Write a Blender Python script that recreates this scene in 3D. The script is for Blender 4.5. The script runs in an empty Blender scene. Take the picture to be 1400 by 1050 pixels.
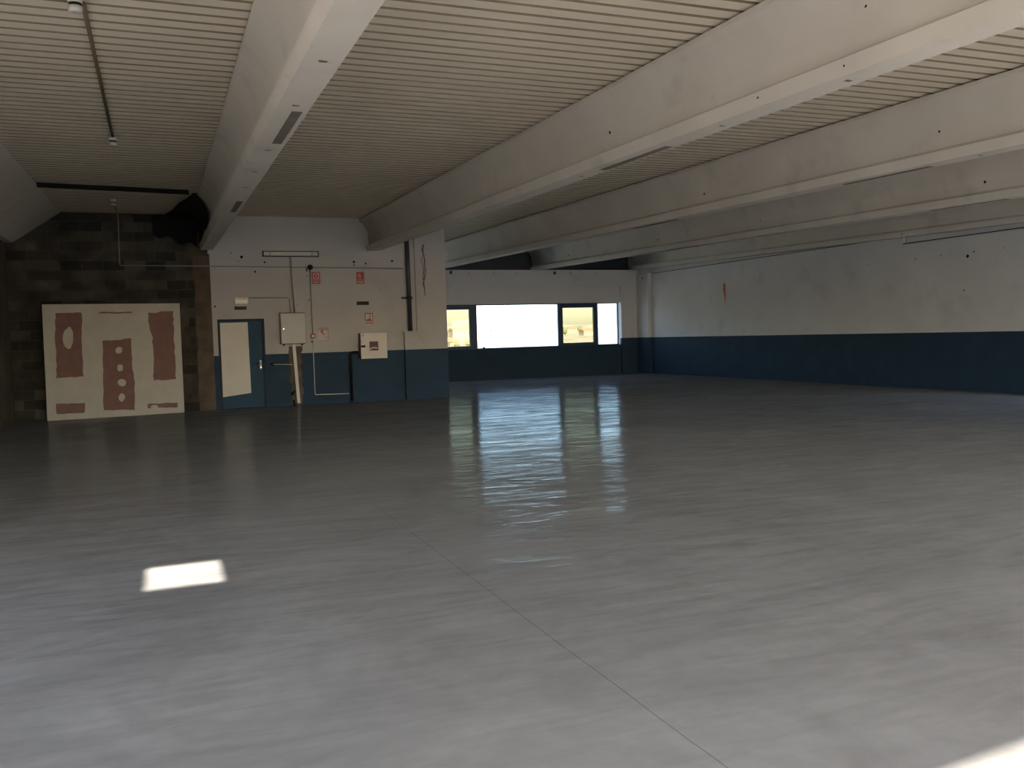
import bpy, bmesh, math, random
from mathutils import Vector, Matrix, noise
random.seed(7)
S = bpy.context.scene
COL = S.collection

# ------------------------------------------------------------------ camera
cam_d = bpy.data.cameras.new('camera'); cam = bpy.data.objects.new('camera', cam_d); COL.objects.link(cam)
yaw, pitch, roll = 0.3752, 0.0546, -0.0287
cy, sy = math.cos(yaw), math.sin(yaw)
f0 = Vector((sy, cy, 0)); r0 = Vector((cy, -sy, 0)); UP = Vector((0, 0, 1))
fw = math.cos(pitch)*f0 - math.sin(pitch)*UP; u2 = math.sin(pitch)*f0 + math.cos(pitch)*UP
rr = math.cos(roll)*r0 + math.sin(roll)*u2; uu = -math.sin(roll)*r0 + math.cos(roll)*u2
M = Matrix((rr, uu, -fw)).transposed().to_4x4(); M.translation = (0, 0, 1.5)
cam.matrix_world = M
cam_d.sensor_width = 36.0; cam_d.lens = 1216.6/1400*36.0; cam_d.clip_end = 3000
S.camera = cam

# ------------------------------------------------------------------ light and exposure
SUN_AZ, SUN_EL = math.radians(11.0), math.radians(36.0)
w = bpy.data.worlds.new('world'); S.world = w; w.use_nodes = True
nt = w.node_tree; bg = nt.nodes['Background']
sky = nt.nodes.new('ShaderNodeTexSky'); sky.sky_type = 'NISHITA'; sky.sun_disc = False
sky.sun_elevation = SUN_EL; sky.sun_rotation = math.pi + SUN_AZ; sky.dust_density = 1.5
nt.links.new(sky.outputs[0], bg.inputs[0]); bg.inputs[1].default_value = 0.46
sun_d = bpy.data.lights.new('sun', 'SUN'); sun = bpy.data.objects.new('sun', sun_d); COL.objects.link(sun)
sun_d.energy = 16.0; sun_d.angle = math.radians(0.6); sun_d.color = (1.0, 0.90, 0.77)
sun_dir = Vector((math.sin(SUN_AZ)*math.cos(SUN_EL), math.cos(SUN_AZ)*math.cos(SUN_EL), -math.sin(SUN_EL)))
sun.rotation_euler = sun_dir.to_track_quat('-Z', 'Y').to_euler(); sun.location = (-3, -12, 12)
S.view_settings.view_transform = 'Standard'; S.view_settings.look = 'None'
S.view_settings.gamma = 1.0; S.view_settings.use_curve_mapping = False
S.view_settings.exposure = 1.0
S.cycles.max_bounces = 16; S.cycles.diffuse_bounces = 8; S.cycles.glossy_bounces = 5
S.cycles.transparent_max_bounces = 16; S.cycles.sample_clamp_indirect = 6.0
S.cycles.use_denoising = True

# ------------------------------------------------------------------ helpers
class MB:
    def __init__(s): s.bm = bmesh.new(); s.mi = 0
    def face(s, pts, mi=None):
        f = s.bm.faces.new([s.bm.verts.new(p) for p in pts]); f.material_index = s.mi if mi is None else mi; return f
    def box(s, x0, x1, y0, y1, z0, z1, mi=None, bev=0):
        P = [(x0,y0,z0),(x1,y0,z0),(x1,y1,z0),(x0,y1,z0),(x0,y0,z1),(x1,y0,z1),(x1,y1,z1),(x0,y1,z1)]
        v = [s.bm.verts.new(p) for p in P]
        fs = []
        for q in ((0,3,2,1),(4,5,6,7),(0,1,5,4),(1,2,6,5),(2,3,7,6),(3,0,4,7)):
            f = s.bm.faces.new([v[i] for i in q]); f.material_index = s.mi if mi is None else mi; fs.append(f)
        if bev:
            es = list({e for f in fs for e in f.edges})
            bmesh.ops.bevel(s.bm, geom=es, offset=bev, segments=2, affect='EDGES', profile=.5)
        return s
    def tube(s, pts, r, n=10, mi=None, caps=True):
        pts = [Vector(p) for p in pts]; rings = []
        rs = r if isinstance(r, (list, tuple)) else [r]*len(pts)
        up = None
        for i, p in enumerate(pts):
            d = (pts[min(i+1, len(pts)-1)] - pts[max(i-1, 0)]).normalized()
            if up is None: up = Vector((0,0,1)) if abs(d.z) < .9 else Vector((1,0,0))
            a = d.cross(up).normalized(); b = a.cross(d).normalized(); up = b
            rings.append([s.bm.verts.new(p + rs[i]*(math.cos(2*math.pi*k/n)*a + math.sin(2*math.pi*k/n)*b)) for k in range(n)])
        fs = []
        for i in range(len(rings)-1):
            for k in range(n):
                fs.append(s.bm.faces.new((rings[i][k], rings[i][(k+1)%n], rings[i+1][(k+1)%n], rings[i+1][k])))
        for f in fs: f.smooth = True
        if caps: fs += [s.bm.faces.new(rings[0][::-1]), s.bm.faces.new(rings[-1])]
        for f in fs: f.material_index = s.mi if mi is None else mi
        return s
    def lathe(s, prof, o=(0,0,0), n=20, mi=None):      # profile (r, z) about the z axis through o
        rings = [[s.bm.verts.new((o[0]+r*math.cos(2*math.pi*k/n), o[1]+r*math.sin(2*math.pi*k/n), o[2]+z)) for k in range(n)] for r, z in prof]
        fs = []
        for i in range(len(rings)-1):
            for k in range(n):
                f = s.bm.faces.new((rings[i][k], rings[i][(k+1)%n], rings[i+1][(k+1)%n], rings[i+1][k])); f.smooth = True; fs.append(f)
        fs += [s.bm.faces.new(rings[0][::-1]), s.bm.faces.new(rings[-1])]
        for f in fs: f.material_index = s.mi if mi is None else mi
        return s
    def disc(s, c, r, ax='y', n=10, mi=None, ry=None, jit=0):   # flat disc facing -y, -x or -z
        ry = ry or r; pts = []
        for k in range(n):
            t = 2*math.pi*k/n; j = 1 + random.uniform(-jit, jit); a, b = r*j*math.cos(t), ry*j*math.sin(t)
            pts.append((c[0]+a, c[1], c[2]+b) if ax == 'y' else (c[0], c[1]-a, c[2]+b) if ax == 'x' else (c[0]+a, c[1]-b, c[2]))
        return s.face(pts, mi)
    def loft(s, A, B, mi=None):                        # closed profile A to closed profile B, capped
        va = [s.bm.verts.new(p) for p in A]; vb = [s.bm.verts.new(p) for p in B]; n = len(va); fs = []
        for k in range(n): fs.append(s.bm.faces.new((va[k], va[(k+1)%n], vb[(k+1)%n], vb[k])))
        fs += [s.bm.faces.new(va[::-1]), s.bm.faces.new(vb)]
        for f in fs: f.material_index = s.mi if mi is None else mi
        return fs
    def build(s, name, mats, parent=None, recalc=True):
        if recalc: bmesh.ops.recalc_face_normals(s.bm, faces=s.bm.faces[:])
        me = bpy.data.meshes.new(name); s.bm.to_mesh(me); s.bm.free()
        for m_ in (mats if isinstance(mats, (list, tuple)) else [mats]): me.materials.append(m_)
        o = bpy.data.objects.new(name, me); COL.objects.link(o)
        if parent is not None: o.parent = parent
        return o

def tag(o, label=None, cat=None, group=None, kind=None):
    if label: o['label'] = label
    if cat: o['category'] = cat
    if group: o['group'] = group
    if kind: o['kind'] = kind
    return o
def empty(name, loc=(0,0,0), rz=0):
    o = bpy.data.objects.new(name, None); COL.objects.link(o); o.location = loc; o.rotation_euler.z = rz
    o.empty_display_size = .2
    return o
def rel(o):                                            # parent an already world-placed mesh keeps its place
    return o
def adopt(parent, *kids):
    for k in kids:
        k.parent = parent; k.matrix_parent_inverse = Matrix.Translation(-Vector(parent.location)) if not parent.rotation_euler.z else parent.matrix_basis.inverted()

def mat(name, col, rough=.6, metal=0, spec=.5, var=0.0, scale=3.0, bump=0.0, bscale=40.0, stain=None):
    m = bpy.data.materials.new(name); m.use_nodes = True
    n, l = m.node_tree.nodes, m.node_tree.links; b = n['Principled BSDF']
    b.inputs['Base Color'].default_value = (*col, 1); b.inputs['Roughness'].default_value = rough
    b.inputs['Metallic'].default_value = metal; b.inputs['Specular IOR Level'].default_value = spec
    tc = n.new('ShaderNodeTexCoord')
    nz = n.new('ShaderNodeTexNoise'); nz.inputs['Scale'].default_value = scale; nz.inputs['Detail'].default_value = 6
    l.new(tc.outputs['Object'], nz.inputs['Vector'])
    if var:
        r = n.new('ShaderNodeMapRange'); r.inputs[1].default_value = .3; r.inputs[2].default_value = .7
        r.inputs[3].default_value = 1-var; r.inputs[4].default_value = 1+var
        l.new(nz.outputs['Fac'], r.inputs[0])
        v = n.new('ShaderNodeVectorMath'); v.operation = 'SCALE'; v.inputs[0].default_value = col
        l.new(r.outputs[0], v.inputs['Scale']); l.new(v.outputs[0], b.inputs['Base Color'])
        if stain:
            nz2 = n.new('ShaderNodeTexNoise'); nz2.inputs['Scale'].default_value = stain[1]; nz2.inputs['Detail'].default_value = 8
            l.new(tc.outputs['Object'], nz2.inputs['Vector'])
            r2 = n.new('ShaderNodeMapRange'); r2.inputs[1].default_value = .58; r2.inputs[2].default_value = .72; r2.inputs[4].default_value = stain[2]
            l.new(nz2.outputs['Fac'], r2.inputs[0])
            mx = n.new('ShaderNodeMix'); mx.data_type = 'RGBA'; mx.inputs[7].default_value = (*stain[0], 1)
            l.new(r2.outputs[0], mx.inputs[0]); l.new(v.outputs[0], mx.inputs[6]); l.new(mx.outputs[2], b.inputs['Base Color'])
    if bump:
        nb = n.new('ShaderNodeTexNoise'); nb.inputs['Scale'].default_value = bscale; nb.inputs['Detail'].default_value = 5
        l.new(tc.outputs['Object'], nb.inputs['Vector'])
        bp = n.new('ShaderNodeBump'); bp.inputs['Strength'].default_value = bump; bp.inputs['Distance'].default_value = .02
        l.new(nb.outputs['Fac'], bp.inputs['Height']); l.new(bp.outputs[0], b.inputs['Normal'])
    return m

MT = {}
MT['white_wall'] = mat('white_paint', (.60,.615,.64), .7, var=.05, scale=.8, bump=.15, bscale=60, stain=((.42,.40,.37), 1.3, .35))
MT['dim_white'] = mat('dimmed_white_paint', (.41,.40,.39), .7, spec=.3, var=.05, scale=.8, bump=.15, bscale=60, stain=((.31,.29,.27), 1.3, .35))  # white wall paint, darkened to lower the door wall's light level
MT['navy'] = mat('navy_paint', (.022,.046,.080), .75, spec=.2, var=.10, scale=2.2, bump=.1, bscale=50)
MT['beam'] = mat('painted_concrete', (.63,.59,.535), .75, var=.06, scale=1.2, bump=.12, bscale=25, stain=((.42,.38,.33), 1.7, .4))
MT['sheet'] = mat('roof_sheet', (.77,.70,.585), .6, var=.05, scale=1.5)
MT['rib'] = mat('shaded_rib', (.22,.18,.125), .8, spec=.2, var=.15, scale=2)  # shade of the rib grooves put into a darker colour
MT['shade_dark'] = mat('shade_dark_paint', (.045,.055,.07), .6, var=.1)  # shade of the recessed upper wall put into its colour
MT['brown'] = mat('rough_brown_plaster', (.095,.070,.05), .9, var=.35, scale=3, bump=.5, bscale=18)
MT['left_wall'] = mat('rough_left_wall', (.10,.08,.06), .9, var=.3, scale=2.5, bump=.4, bscale=20)
MT['black'] = mat('matt_black', (.006,.006,.006), .7, spec=.2)
MT['hole'] = mat('dark_hole', (.012,.012,.012), .9, spec=.1)
MT['dark_metal'] = mat('dark_metal', (.03,.03,.035), .5, metal=.3)
MT['pipe'] = mat('dark_downpipe', (.035,.036,.04), .45)
MT['grey_box'] = mat('grey_enamel', (.40,.40,.38), .45, var=.04)
MT['grey_plate'] = mat('grey_soffit_plate', (.17,.145,.12), .7, var=.15, scale=5)
MT['white_pvc'] = mat('white_plastic', (.50,.48,.44), .4)
MT['grey_pvc'] = mat('grey_conduit', (.22,.21,.20), .5)
MT['red'] = mat('red_enamel', (.32,.012,.014), .4)
MT['red_print'] = mat('red_print', (.34,.012,.016), .5, var=.05, scale=20)
MT['faded_red'] = mat('faded_red_print', (.33,.10,.075), .6, var=.12, scale=15)
MT['white_print'] = mat('white_print', (.60,.55,.52), .5)
MT['faded_white'] = mat('faded_white_print', (.52,.46,.42), .6, var=.06, scale=15)
MT['door_blue'] = mat('door_blue_paint', (.018,.055,.100), .6, spec=.2, var=.08, scale=3)
MT['door_white'] = mat('white_board', (.60,.56,.51), .6, var=.04)
MT['frame'] = mat('window_frame_navy', (.024,.058,.12), .4)
MT['orange'] = mat('orange_strap', (.55,.12,.02), .6, var=.1, scale=12)
MT['rust'] = mat('rusty_cable', (.15,.105,.09), .8, var=.2, scale=12)
MT['board'] = mat('jointed_plasterboard', (.47,.44,.39), .85, var=.06, scale=4)
MT['pink'] = mat('pink_board_face', (.20,.11,.096), .85, var=.10, scale=5)
MT['steel'] = mat('steel', (.5,.5,.5), .3, metal=.9)
MT['chrome'] = mat('door_hardware', (.10,.10,.10), .35, metal=.6)

# floor: trowelled concrete, sealed and worn in swirls
def floor_material():
    m = bpy.data.materials.new('polished_concrete'); m.use_nodes = True
    n, l = m.node_tree.nodes, m.node_tree.links; b = n['Principled BSDF']
    tc = n.new('ShaderNodeTexCoord')
    def nz(scale, detail, vec=None, dist=0, rough=.55):
        t = n.new('ShaderNodeTexNoise'); t.inputs['Scale'].default_value = scale; t.inputs['Detail'].default_value = detail
        t.inputs['Distortion'].default_value = dist; t.inputs['Roughness'].default_value = rough
        l.new(vec or tc.outputs['Object'], t.inputs['Vector']); return t.outputs['Fac']
    def mp(v, a, b_, c, d):
        r = n.new('ShaderNodeMapRange'); l.new(v, r.inputs[0])
        for i, x in enumerate((a, b_, c, d)): r.inputs[i+1].default_value = x
        return r.outputs[0]
    def mapping(rot, sc):
        q = n.new('ShaderNodeMapping'); q.inputs['Rotation'].default_value = (0, 0, rot); q.inputs['Scale'].default_value = sc
        l.new(tc.outputs['Object'], q.inputs['Vector']); return q.outputs[0]
    def mul(a, b_):
        x = n.new('ShaderNodeMath'); x.operation = 'MULTIPLY'; l.new(a, x.inputs[0])
        if isinstance(b_, float): x.inputs[1].default_value = b_
        else: l.new(b_, x.inputs[1])
        return x.outputs[0]
    def add(a, b_):
        x = n.new('ShaderNodeMath'); x.operation = 'ADD'; l.new(a, x.inputs[0]); l.new(b_, x.inputs[1]); return x.outputs[0]
    big = nz(.28, 5, dist=.8)
    sw = nz(.7, 7, mapping(.45, (.45, 1.6, 1)), dist=1.2)          # trowel swirls
    sw2 = nz(.9, 6, mapping(-.6, (.5, 1.7, 1)), dist=1.5)
    fine = nz(9, 6)
    mott = nz(1.1, 8, dist=1.4, rough=.6)
    v = mul(mul(mp(big, .3, .7, .86, 1.10), mp(mott, .35, .65, .91, 1.07)), mul(mp(sw, .35, .7, .95, 1.05), mul(mp(sw2, .3, .7, .96, 1.04), mp(fine, .3, .7, .95, 1.05))))
    # a sawn control joint along the hall
    sp = n.new('ShaderNodeSeparateXYZ'); l.new(tc.outputs['Object'], sp.inputs[0])
    wob = mp(nz(.8, 3), 0, 1, -.02, .02)
    xx = add(sp.outputs['X'], wob)
    d = n.new('ShaderNodeMath'); d.operation = 'SUBTRACT'; l.new(xx, d.inputs[0]); d.inputs[1].default_value = 1.74
    ab = n.new('ShaderNodeMath'); ab.operation = 'ABSOLUTE'; l.new(d.outputs[0], ab.inputs[0])
    joint = mp(ab.outputs[0], .0012, .0032, 0.5, 1.0)
    # short dark scuffs
    scuff = mp(nz(3.2, 9, mapping(.2, (3.0, .7, 1)), dist=.6, rough=.7), .70, .78, 1.0, .72)
    v = mul(mul(v, joint), scuff)
    sc = n.new('ShaderNodeVectorMath'); sc.operation = 'SCALE'; sc.inputs[0].default_value = (.236, .236, .235)
    l.new(v, sc.inputs['Scale']); l.new(sc.outputs[0], b.inputs['Base Color'])
    rg = add(mp(sw, .35, .7, .07, .16), mp(nz(1.6, 5, dist=1.), .3, .7, -.02, .04))
    l.new(rg, b.inputs['Roughness']); b.inputs['Specular IOR Level'].default_value = 0.0
    h = add(mul(nz(1.1, 5, mapping(.15, (.65, 1.6, 1)), dist=2.2), 1.0), mul(nz(5, 4, mapping(.3, (.5, 2.0, 1)), dist=1.), .12))
    bp = n.new('ShaderNodeBump'); bp.inputs['Strength'].default_value = .34; bp.inputs['Distance'].default_value = .03
    l.new(h, bp.inputs['Height'])
    fr = n.new('ShaderNodeFresnel'); fr.inputs[0].default_value = 1.42; l.new(bp.outputs[0], fr.inputs[1])
    mn = n.new('ShaderNodeMath'); mn.operation = 'MINIMUM'; l.new(fr.outputs[0], mn.inputs[0]); mn.inputs[1].default_value = .22
    gl = n.new('ShaderNodeBsdfGlossy'); gl.inputs[0].default_value = (.92, .97, 1, 1); l.new(rg, gl.inputs['Roughness']); l.new(bp.outputs[0], gl.inputs['Normal'])
    st = mul(mp(nz(1.0, 7, mapping(.25, (.55, 2.6, 1)), dist=2.6, rough=.65), .40, .60, .40, 1.2), mp(nz(3.0, 5, mapping(-.15, (.4, 2.4, 1)), dist=1.2), .40, .60, .60, 1.1))
    fac = mul(mn.outputs[0], st)
    mx = n.new('ShaderNodeMixShader'); l.new(fac, mx.inputs[0]); l.new(b.outputs[0], mx.inputs[1]); l.new(gl.outputs[0], mx.inputs[2])
    l.new(mx.outputs[0], n['Material Output'].inputs[0])
    return m
MT['floor'] = floor_material()

def block_material():
    m = bpy.data.materials.new('concrete_blocks'); m.use_nodes = True
    n, l = m.node_tree.nodes, m.node_tree.links; b = n['Principled BSDF']; b.inputs['Roughness'].default_value = .95
    tc = n.new('ShaderNodeTexCoord'); q = n.new('ShaderNodeMapping'); q.inputs['Rotation'].default_value = (math.pi/2, 0, 0)
    l.new(tc.outputs['Object'], q.inputs['Vector'])
    bt = n.new('ShaderNodeTexBrick'); l.new(q.outputs[0], bt.inputs['Vector'])
    bt.inputs['Color1'].default_value = (.020,.020,.016,1); bt.inputs['Color2'].default_value = (.075,.066,.05,1)
    bt.inputs['Mortar'].default_value = (.055,.05,.042,1); bt.inputs['Scale'].default_value = 1
    bt.inputs['Brick Width'].default_value = .42; bt.inputs['Row Height'].default_value = .21
    bt.inputs['Mortar Size'].default_value = .008; bt.inputs['Bias'].default_value = -.1
    nz = n.new('ShaderNodeTexNoise'); nz.inputs['Scale'].default_value = 2.2; nz.inputs['Detail'].default_value = 8
    l.new(tc.outputs['Object'], nz.inputs['Vector'])
    r = n.new('ShaderNodeMapRange'); r.inputs[1].default_value = .3; r.inputs[2].default_value = .7; r.inputs[3].default_value = .5; r.inputs[4].default_value = 1.4
    l.new(nz.outputs['Fac'], r.inputs[0])
    sc = n.new('ShaderNodeVectorMath'); sc.operation = 'SCALE'; l.new(bt.outputs['Color'], sc.inputs[0]); l.new(r.outputs[0], sc.inputs['Scale'])
    l.new(sc.outputs[0], b.inputs['Base Color'])
    bp = n.new('ShaderNodeBump'); bp.inputs['Strength'].default_value = .6; bp.inputs['Distance'].default_value = .02; bp.invert = True
    l.new(bt.outputs['Fac'], bp.inputs['Height']); l.new(bp.outputs[0], b.inputs['Normal'])
    return m
MT['blocks'] = block_material()

def glass_material(name, tint, gloss=.06):
    m = bpy.data.materials.new(name); m.use_nodes = True
    n, l = m.node_tree.nodes, m.node_tree.links; n.clear()
    out = n.new('ShaderNodeOutputMaterial'); tr = n.new('ShaderNodeBsdfTransparent'); gl = n.new('ShaderNodeBsdfGlossy'); mx = n.new('ShaderNodeMixShader')
    tr.inputs[0].default_value = (*tint, 1); gl.inputs['Roughness'].default_value = .02
    mx.inputs[0].default_value = gloss
    l.new(tr.outputs[0], mx.inputs[1]); l.new(gl.outputs[0], mx.inputs[2]); l.new(mx.outputs[0], out.inputs[0])
    return m
MT['glass'] = glass_material('clear_glass', (.86,.92,.98))
MT['glass_tint'] = glass_material('tinted_glass', (.56,.545,.46))
MT['cab_glass'] = glass_material('cabinet_glass', (.75,.75,.75), .35)

# ------------------------------------------------------------------ measures of the hall (metres)
YA, YW, XR, XL = 21.22, 28.57, 16.37, -2.90       # door wall, window wall, right wall, left wall
SL = 0.0183                                       # fall of the roof
def zc(y, base): return base + SL*(y-YA)
ZT, ZF, ZS = 4.382, 3.728, 3.613                  # beam top, flange shoulder, soffit at the door wall
BX = [-0.639 - 2.055 + 3.775*i for i in range(6)]  # beam centre lines; the first is the edge beam's place
REAR = -2.0

# ------------------------------------------------------------------ floor
b = MB(); b.face([(XL-.3,REAR-.6,0),(XR+.3,REAR-.2,0),(XR+.3,YW+.3,0),(XL-.3,YW+.3,0)])
b.face([(XL-.3,REAR-.6,-.2),(XR+.3,REAR-.2,-.2),(XR+.3,YW+.3,-.2),(XL-.3,YW+.3,-.2)])
tag(b.build('floor', MT['floor']), kind='structure')

# ------------------------------------------------------------------ ceiling: ribbed roof sheets
def corr(b, x0, x1, y0, y1):
    P = .2022; prof = []
    k0 = math.floor(y0/P)-1; k1 = math.ceil(y1/P)+1
    for k in range(k0, k1):
        for dy, dz in ((0,0),(.150,0),(.160,.040),(.192,.040)):
            prof.append((k*P+dy, dz))
    pts = [(y0, None)]
    prof = [q for q in prof if y0 <= q[0] <= y1]
    for i in range(len(prof)-1):
        (ya, za), (yb, zb) = prof[i], prof[i+1]
        n = max(1, int((x1-x0)/4)); 
        for j in range(n):
            xa, xb = x0+(x1-x0)*j/n, x0+(x1-x0)*(j+1)/n
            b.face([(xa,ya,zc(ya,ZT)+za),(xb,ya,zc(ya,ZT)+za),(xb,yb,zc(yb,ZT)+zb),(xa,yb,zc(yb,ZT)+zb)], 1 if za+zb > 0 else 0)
HOLE = (-1.205, -.745, .50, .98)                  # a small roof light behind the camera that lets the sun in
b = MB()
corr(b, XL, HOLE[0], REAR-.3, YA+.2); corr(b, HOLE[1], 6.65, REAR-.3, YA+.2)
corr(b, HOLE[0], HOLE[1], REAR-.3, HOLE[2]); corr(b, HOLE[0], HOLE[1], HOLE[3], YA+.2)
corr(b, 6.65, XR+.6, REAR-.3, YW+1.1)
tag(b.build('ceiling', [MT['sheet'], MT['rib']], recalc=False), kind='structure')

# ------------------------------------------------------------------ walls
def wall(name, x0, x1, y0, y1, z1, zd, mats, holes=()):
    b = MB(); b.box(x0, x1, y0, y1, 0, zd, 1); b.box(x0, x1, y0, y1, zd, z1, 0)
    return tag(b.build(name, mats), kind='structure')
WN = [MT['white_wall'], MT['navy'], MT['hole']]; WO = [MT['dim_white'], MT['navy'], MT['hole']]
ZD, ZD2 = 1.225, 1.29
# door wall (white over navy) with its door opening
DX0, DX1, DZ = 1.235, 2.262, 2.05
b = MB()
TH = .22
wt = zc(YA, ZT)+.06
b.box(1.13, DX0, YA, YA+TH, 0, ZD, 1); b.box(1.13, DX0, YA, YA+TH, ZD, wt, 0)
b.box(DX0, DX1, YA, YA+TH, DZ, wt, 0)
b.box(DX1, 6.65, YA, YA+TH, 0, ZD, 1); b.box(DX1, 6.65, YA, YA+TH, ZD, wt, 0)
# broken edge of the paint on the left
for z in [i*.11 for i in range(3, 36)]:
    w_ = random.uniform(.005, .045); b.box(1.13-w_, 1.132, YA-.001, YA+.05, z, z+random.uniform(.05,.11), 1 if z < ZD-.1 else 0)
# plug holes left in the plaster
for x, z, r in ((1.82,3.46,.03),(2.33,3.34,.025),(2.92,3.35,.02),(2.11,3.12,.022),(1.6,3.55,.015),(1.75,3.36,.012),(3.28,3.02,.012),(3.3,2.46,.02),(3.02,2.35,.012),
                (4.40,3.36,.03),(4.40,3.28,.02),(4.68,3.32,.022),(5.33,3.38,.03),(6.36,3.36,.02),(6.5,3.2,.015),(3.34,1.48,.03),(1.2,2.34,.02),(6.1,3.0,.012),(5.0,2.7,.01)):
    b.disc((x, YA-.002, z), r, 'y', 8, 2, jit=.3)
b.disc((2.42, YA-.002, .99), .055, 'y', 9, 2, ry=.04, jit=.3)
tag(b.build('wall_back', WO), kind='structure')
tag(MB().box(.6, 3.0, YA+TH+.002, YA+TH+.1, 0, 2.4).build('light_block_door', MT['shade_dark']), kind='structure')  # unseen slab added behind the door to stop light leaking in
tag(MB().box(6.65-TH, 6.65, YA+TH, YW, 0, wt+.1).build('wall_return', MT['white_wall']), kind='structure')
# shallow pier at the corner of the door wall
b = MB(); b.box(5.88, 6.652, YA-.05, YA, 0, ZD, 1); b.box(5.88, 6.652, YA-.05, YA, ZD, wt-.07, 0)
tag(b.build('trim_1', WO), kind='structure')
# boxed foot of the downpipe
b = MB(); b.box(5.545, 5.88, YA-.12, YA, 0, ZD, 1); b.box(5.545, 5.88, YA-.12, YA, ZD, 1.66, 0)
b.box(5.50, 5.89, YA-.125, YA, 1.66, 1.675, 0)
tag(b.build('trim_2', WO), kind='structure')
# bare block wall
b = MB(); b.box(XL-.2, 1.13, YA, YA+TH, 0, wt)
tag(b.build('wall_block', MT['blocks']), kind='structure')
# torn plaster edge between blocks and paint
b = MB()
zs_ = [i*.12 for i in range(0, 30)]
for i in range(len(zs_)-1):
    l0 = .80 + .10*noise.noise((0, 0, zs_[i]*1.7)); l1 = .80 + .10*noise.noise((0, 0, zs_[i+1]*1.7))
    b.loft([(l0,YA-.012,zs_[i]),(1.128,YA-.012,zs_[i]),(1.128,YA,zs_[i]),(l0-.03,YA,zs_[i])],
           [(l1,YA-.012,zs_[i+1]),(1.128,YA-.012,zs_[i+1]),(1.128,YA,zs_[i+1]),(l1-.03,YA,zs_[i+1])])
tag(b.build('trim_3', MT['brown']), kind='structure')
# left wall, rear wall with the open goods door
b = MB(); LY0, LY1, LZ0, LZ1 = -1.0, 6.0, 0.7, 2.1   # unseen window band beside the camera, added to brighten the left bay ceiling
b.box(XL-.2, XL, REAR-.5, LY0, 0, 4.3); b.box(XL-.2, XL, LY1, 14.5, 0, 4.3); b.box(XL-.2, XL, 14.5, YA, 0, 4.3, 1); b.box(XL-.2, XL, LY0, LY1, 0, LZ0); b.box(XL-.2, XL, LY0, LY1, LZ1, 4.3)
tag(b.build('wall_left', [MT['white_wall'], MT['left_wall']]), kind='structure')  # unseen near stretch made white to bounce more light
OX0, OX1, OZ = -2.4, 11.5, 3.30                    # opening behind the camera
def ry(x): return REAR - .2 + .08*x
def skew(b, x0, x1, z0, z1, mi=0):
    b.loft([(x0,ry(x0)-.2,z0),(x1,ry(x1)-.2,z0),(x1,ry(x1)-.2,z1),(x0,ry(x0)-.2,z1)],
           [(x0,ry(x0),z0),(x1,ry(x1),z0),(x1,ry(x1),z1),(x0,ry(x0),z1)], mi)
b = MB()
skew(b, XL-.2, OX0, 0, ZD, 1); skew(b, XL-.2, OX0, ZD, 4.1, 0); skew(b, OX0, OX1, OZ, 4.1, 0)
skew(b, OX1, XR+.2, 0, ZD2, 1); skew(b, OX1, XR+.2, ZD2, 4.1, 0)
tag(b.build('wall_rear', WN), kind='structure')
# right wall: panels under the last beam
b = MB()
SY0, SY1, SZ0, SZ1 = 6.0, 12.7, 1.06, 2.5         # unseen window band added in the right wall for extra sky light
b.box(XR, XR+.2, REAR-1, YW, 0, SZ0, 1); b.box(XR, XR+.2, REAR-1, SY0, SZ0, ZD2, 1); b.box(XR, XR+.2, SY1, YW, SZ0, ZD2, 1)
b.box(XR, XR+.2, REAR-1, SY0, ZD2, 3.36, 0); b.box(XR, XR+.2, SY1, 16.2, ZD2, 3.36, 0); b.box(XR, XR+.2, SY0, SY1, SZ1, 3.36, 0)
b.box(XR, XR+.2, 16.2, YW, ZD2, 3.575, 0)
b.box(XR+.05, XR+.2, REAR-1, YW+1.1, 3.36, 5.0, 0)
for y, z, r in ((14.40,2.93,.045),):
    b.disc((XR-.002, y, z), r, 'x', 4, 2)
random.seed(3)
for k in range(16):
    y = 13.6+k*.75+random.uniform(-.2,.2); b.disc((XR-.002, y, 3.02-.006*(y-13)), random.uniform(.006,.018), 'x', 7, 2, jit=.4)
b.disc((XR-.002, 14.5, 2.2), .02, 'x', 7, 2, jit=.4)
b.box(XR-.003, XR, 9, 16.2, 3.375, 3.392, 2); b.box(XR-.003, XR, 16.2, YW-.9, 3.545, 3.562, 2)  # dark strips put in for the shadow lines at the panel tops
tag(b.build('wall_right', WN), kind='structure')
# corner pilaster
b = MB(); b.box(16.22, XR, 27.75, YW, 0, ZD2, 1); b.box(16.22, XR, 27.75, YW, ZD2, 3.58, 0)
b.disc((16.21, 28.1, 3.42), .04, 'x', 6, 2)
tag(b.build('trim_4', WN), kind='structure')
# window wall: ring beam, lintel and sill set back a little, right pier flush
RT = 3.745
WX0, WX1, WZ0, WZ1 = 6.9, 15.585, 1.06, 2.585  # left end widened out of view to let in more light
b = MB()
b.box(6.65, WX1, YW+.11, YW+.38, 0, WZ0, 1)
b.box(6.65, WX0, YW+.11, YW+.38, WZ0, ZD2, 1); b.box(6.65, WX0, YW+.11, YW+.38, ZD2, WZ1, 0)
b.box(6.65, WX1, YW+.11, YW+.38, WZ1, 3.16, 0)
b.box(WX1, XR+.2, YW, YW+.38, 0, ZD2, 1); b.box(WX1, XR+.2, YW, YW+.38, ZD2, 3.16, 0)
b.box(WX1-.004, WX1, YW+.11, YW+.25, WZ0, ZD2, 0)
tag(b.build('wall_window', WN), kind='structure')
b = MB(); b.box(6.65, XR+.02, YW, YW+.95, 3.16, RT, 0, bev=0)
for x in (9.81, 10.7, 11.56, 13.6, 14.6): b.box(x-.05, x+.05, YW-.003, YW, 3.62, 3.632, 1)
tag(b.build('trim_5', [MT['white_wall'], MT['hole']]), kind='structure')
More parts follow.
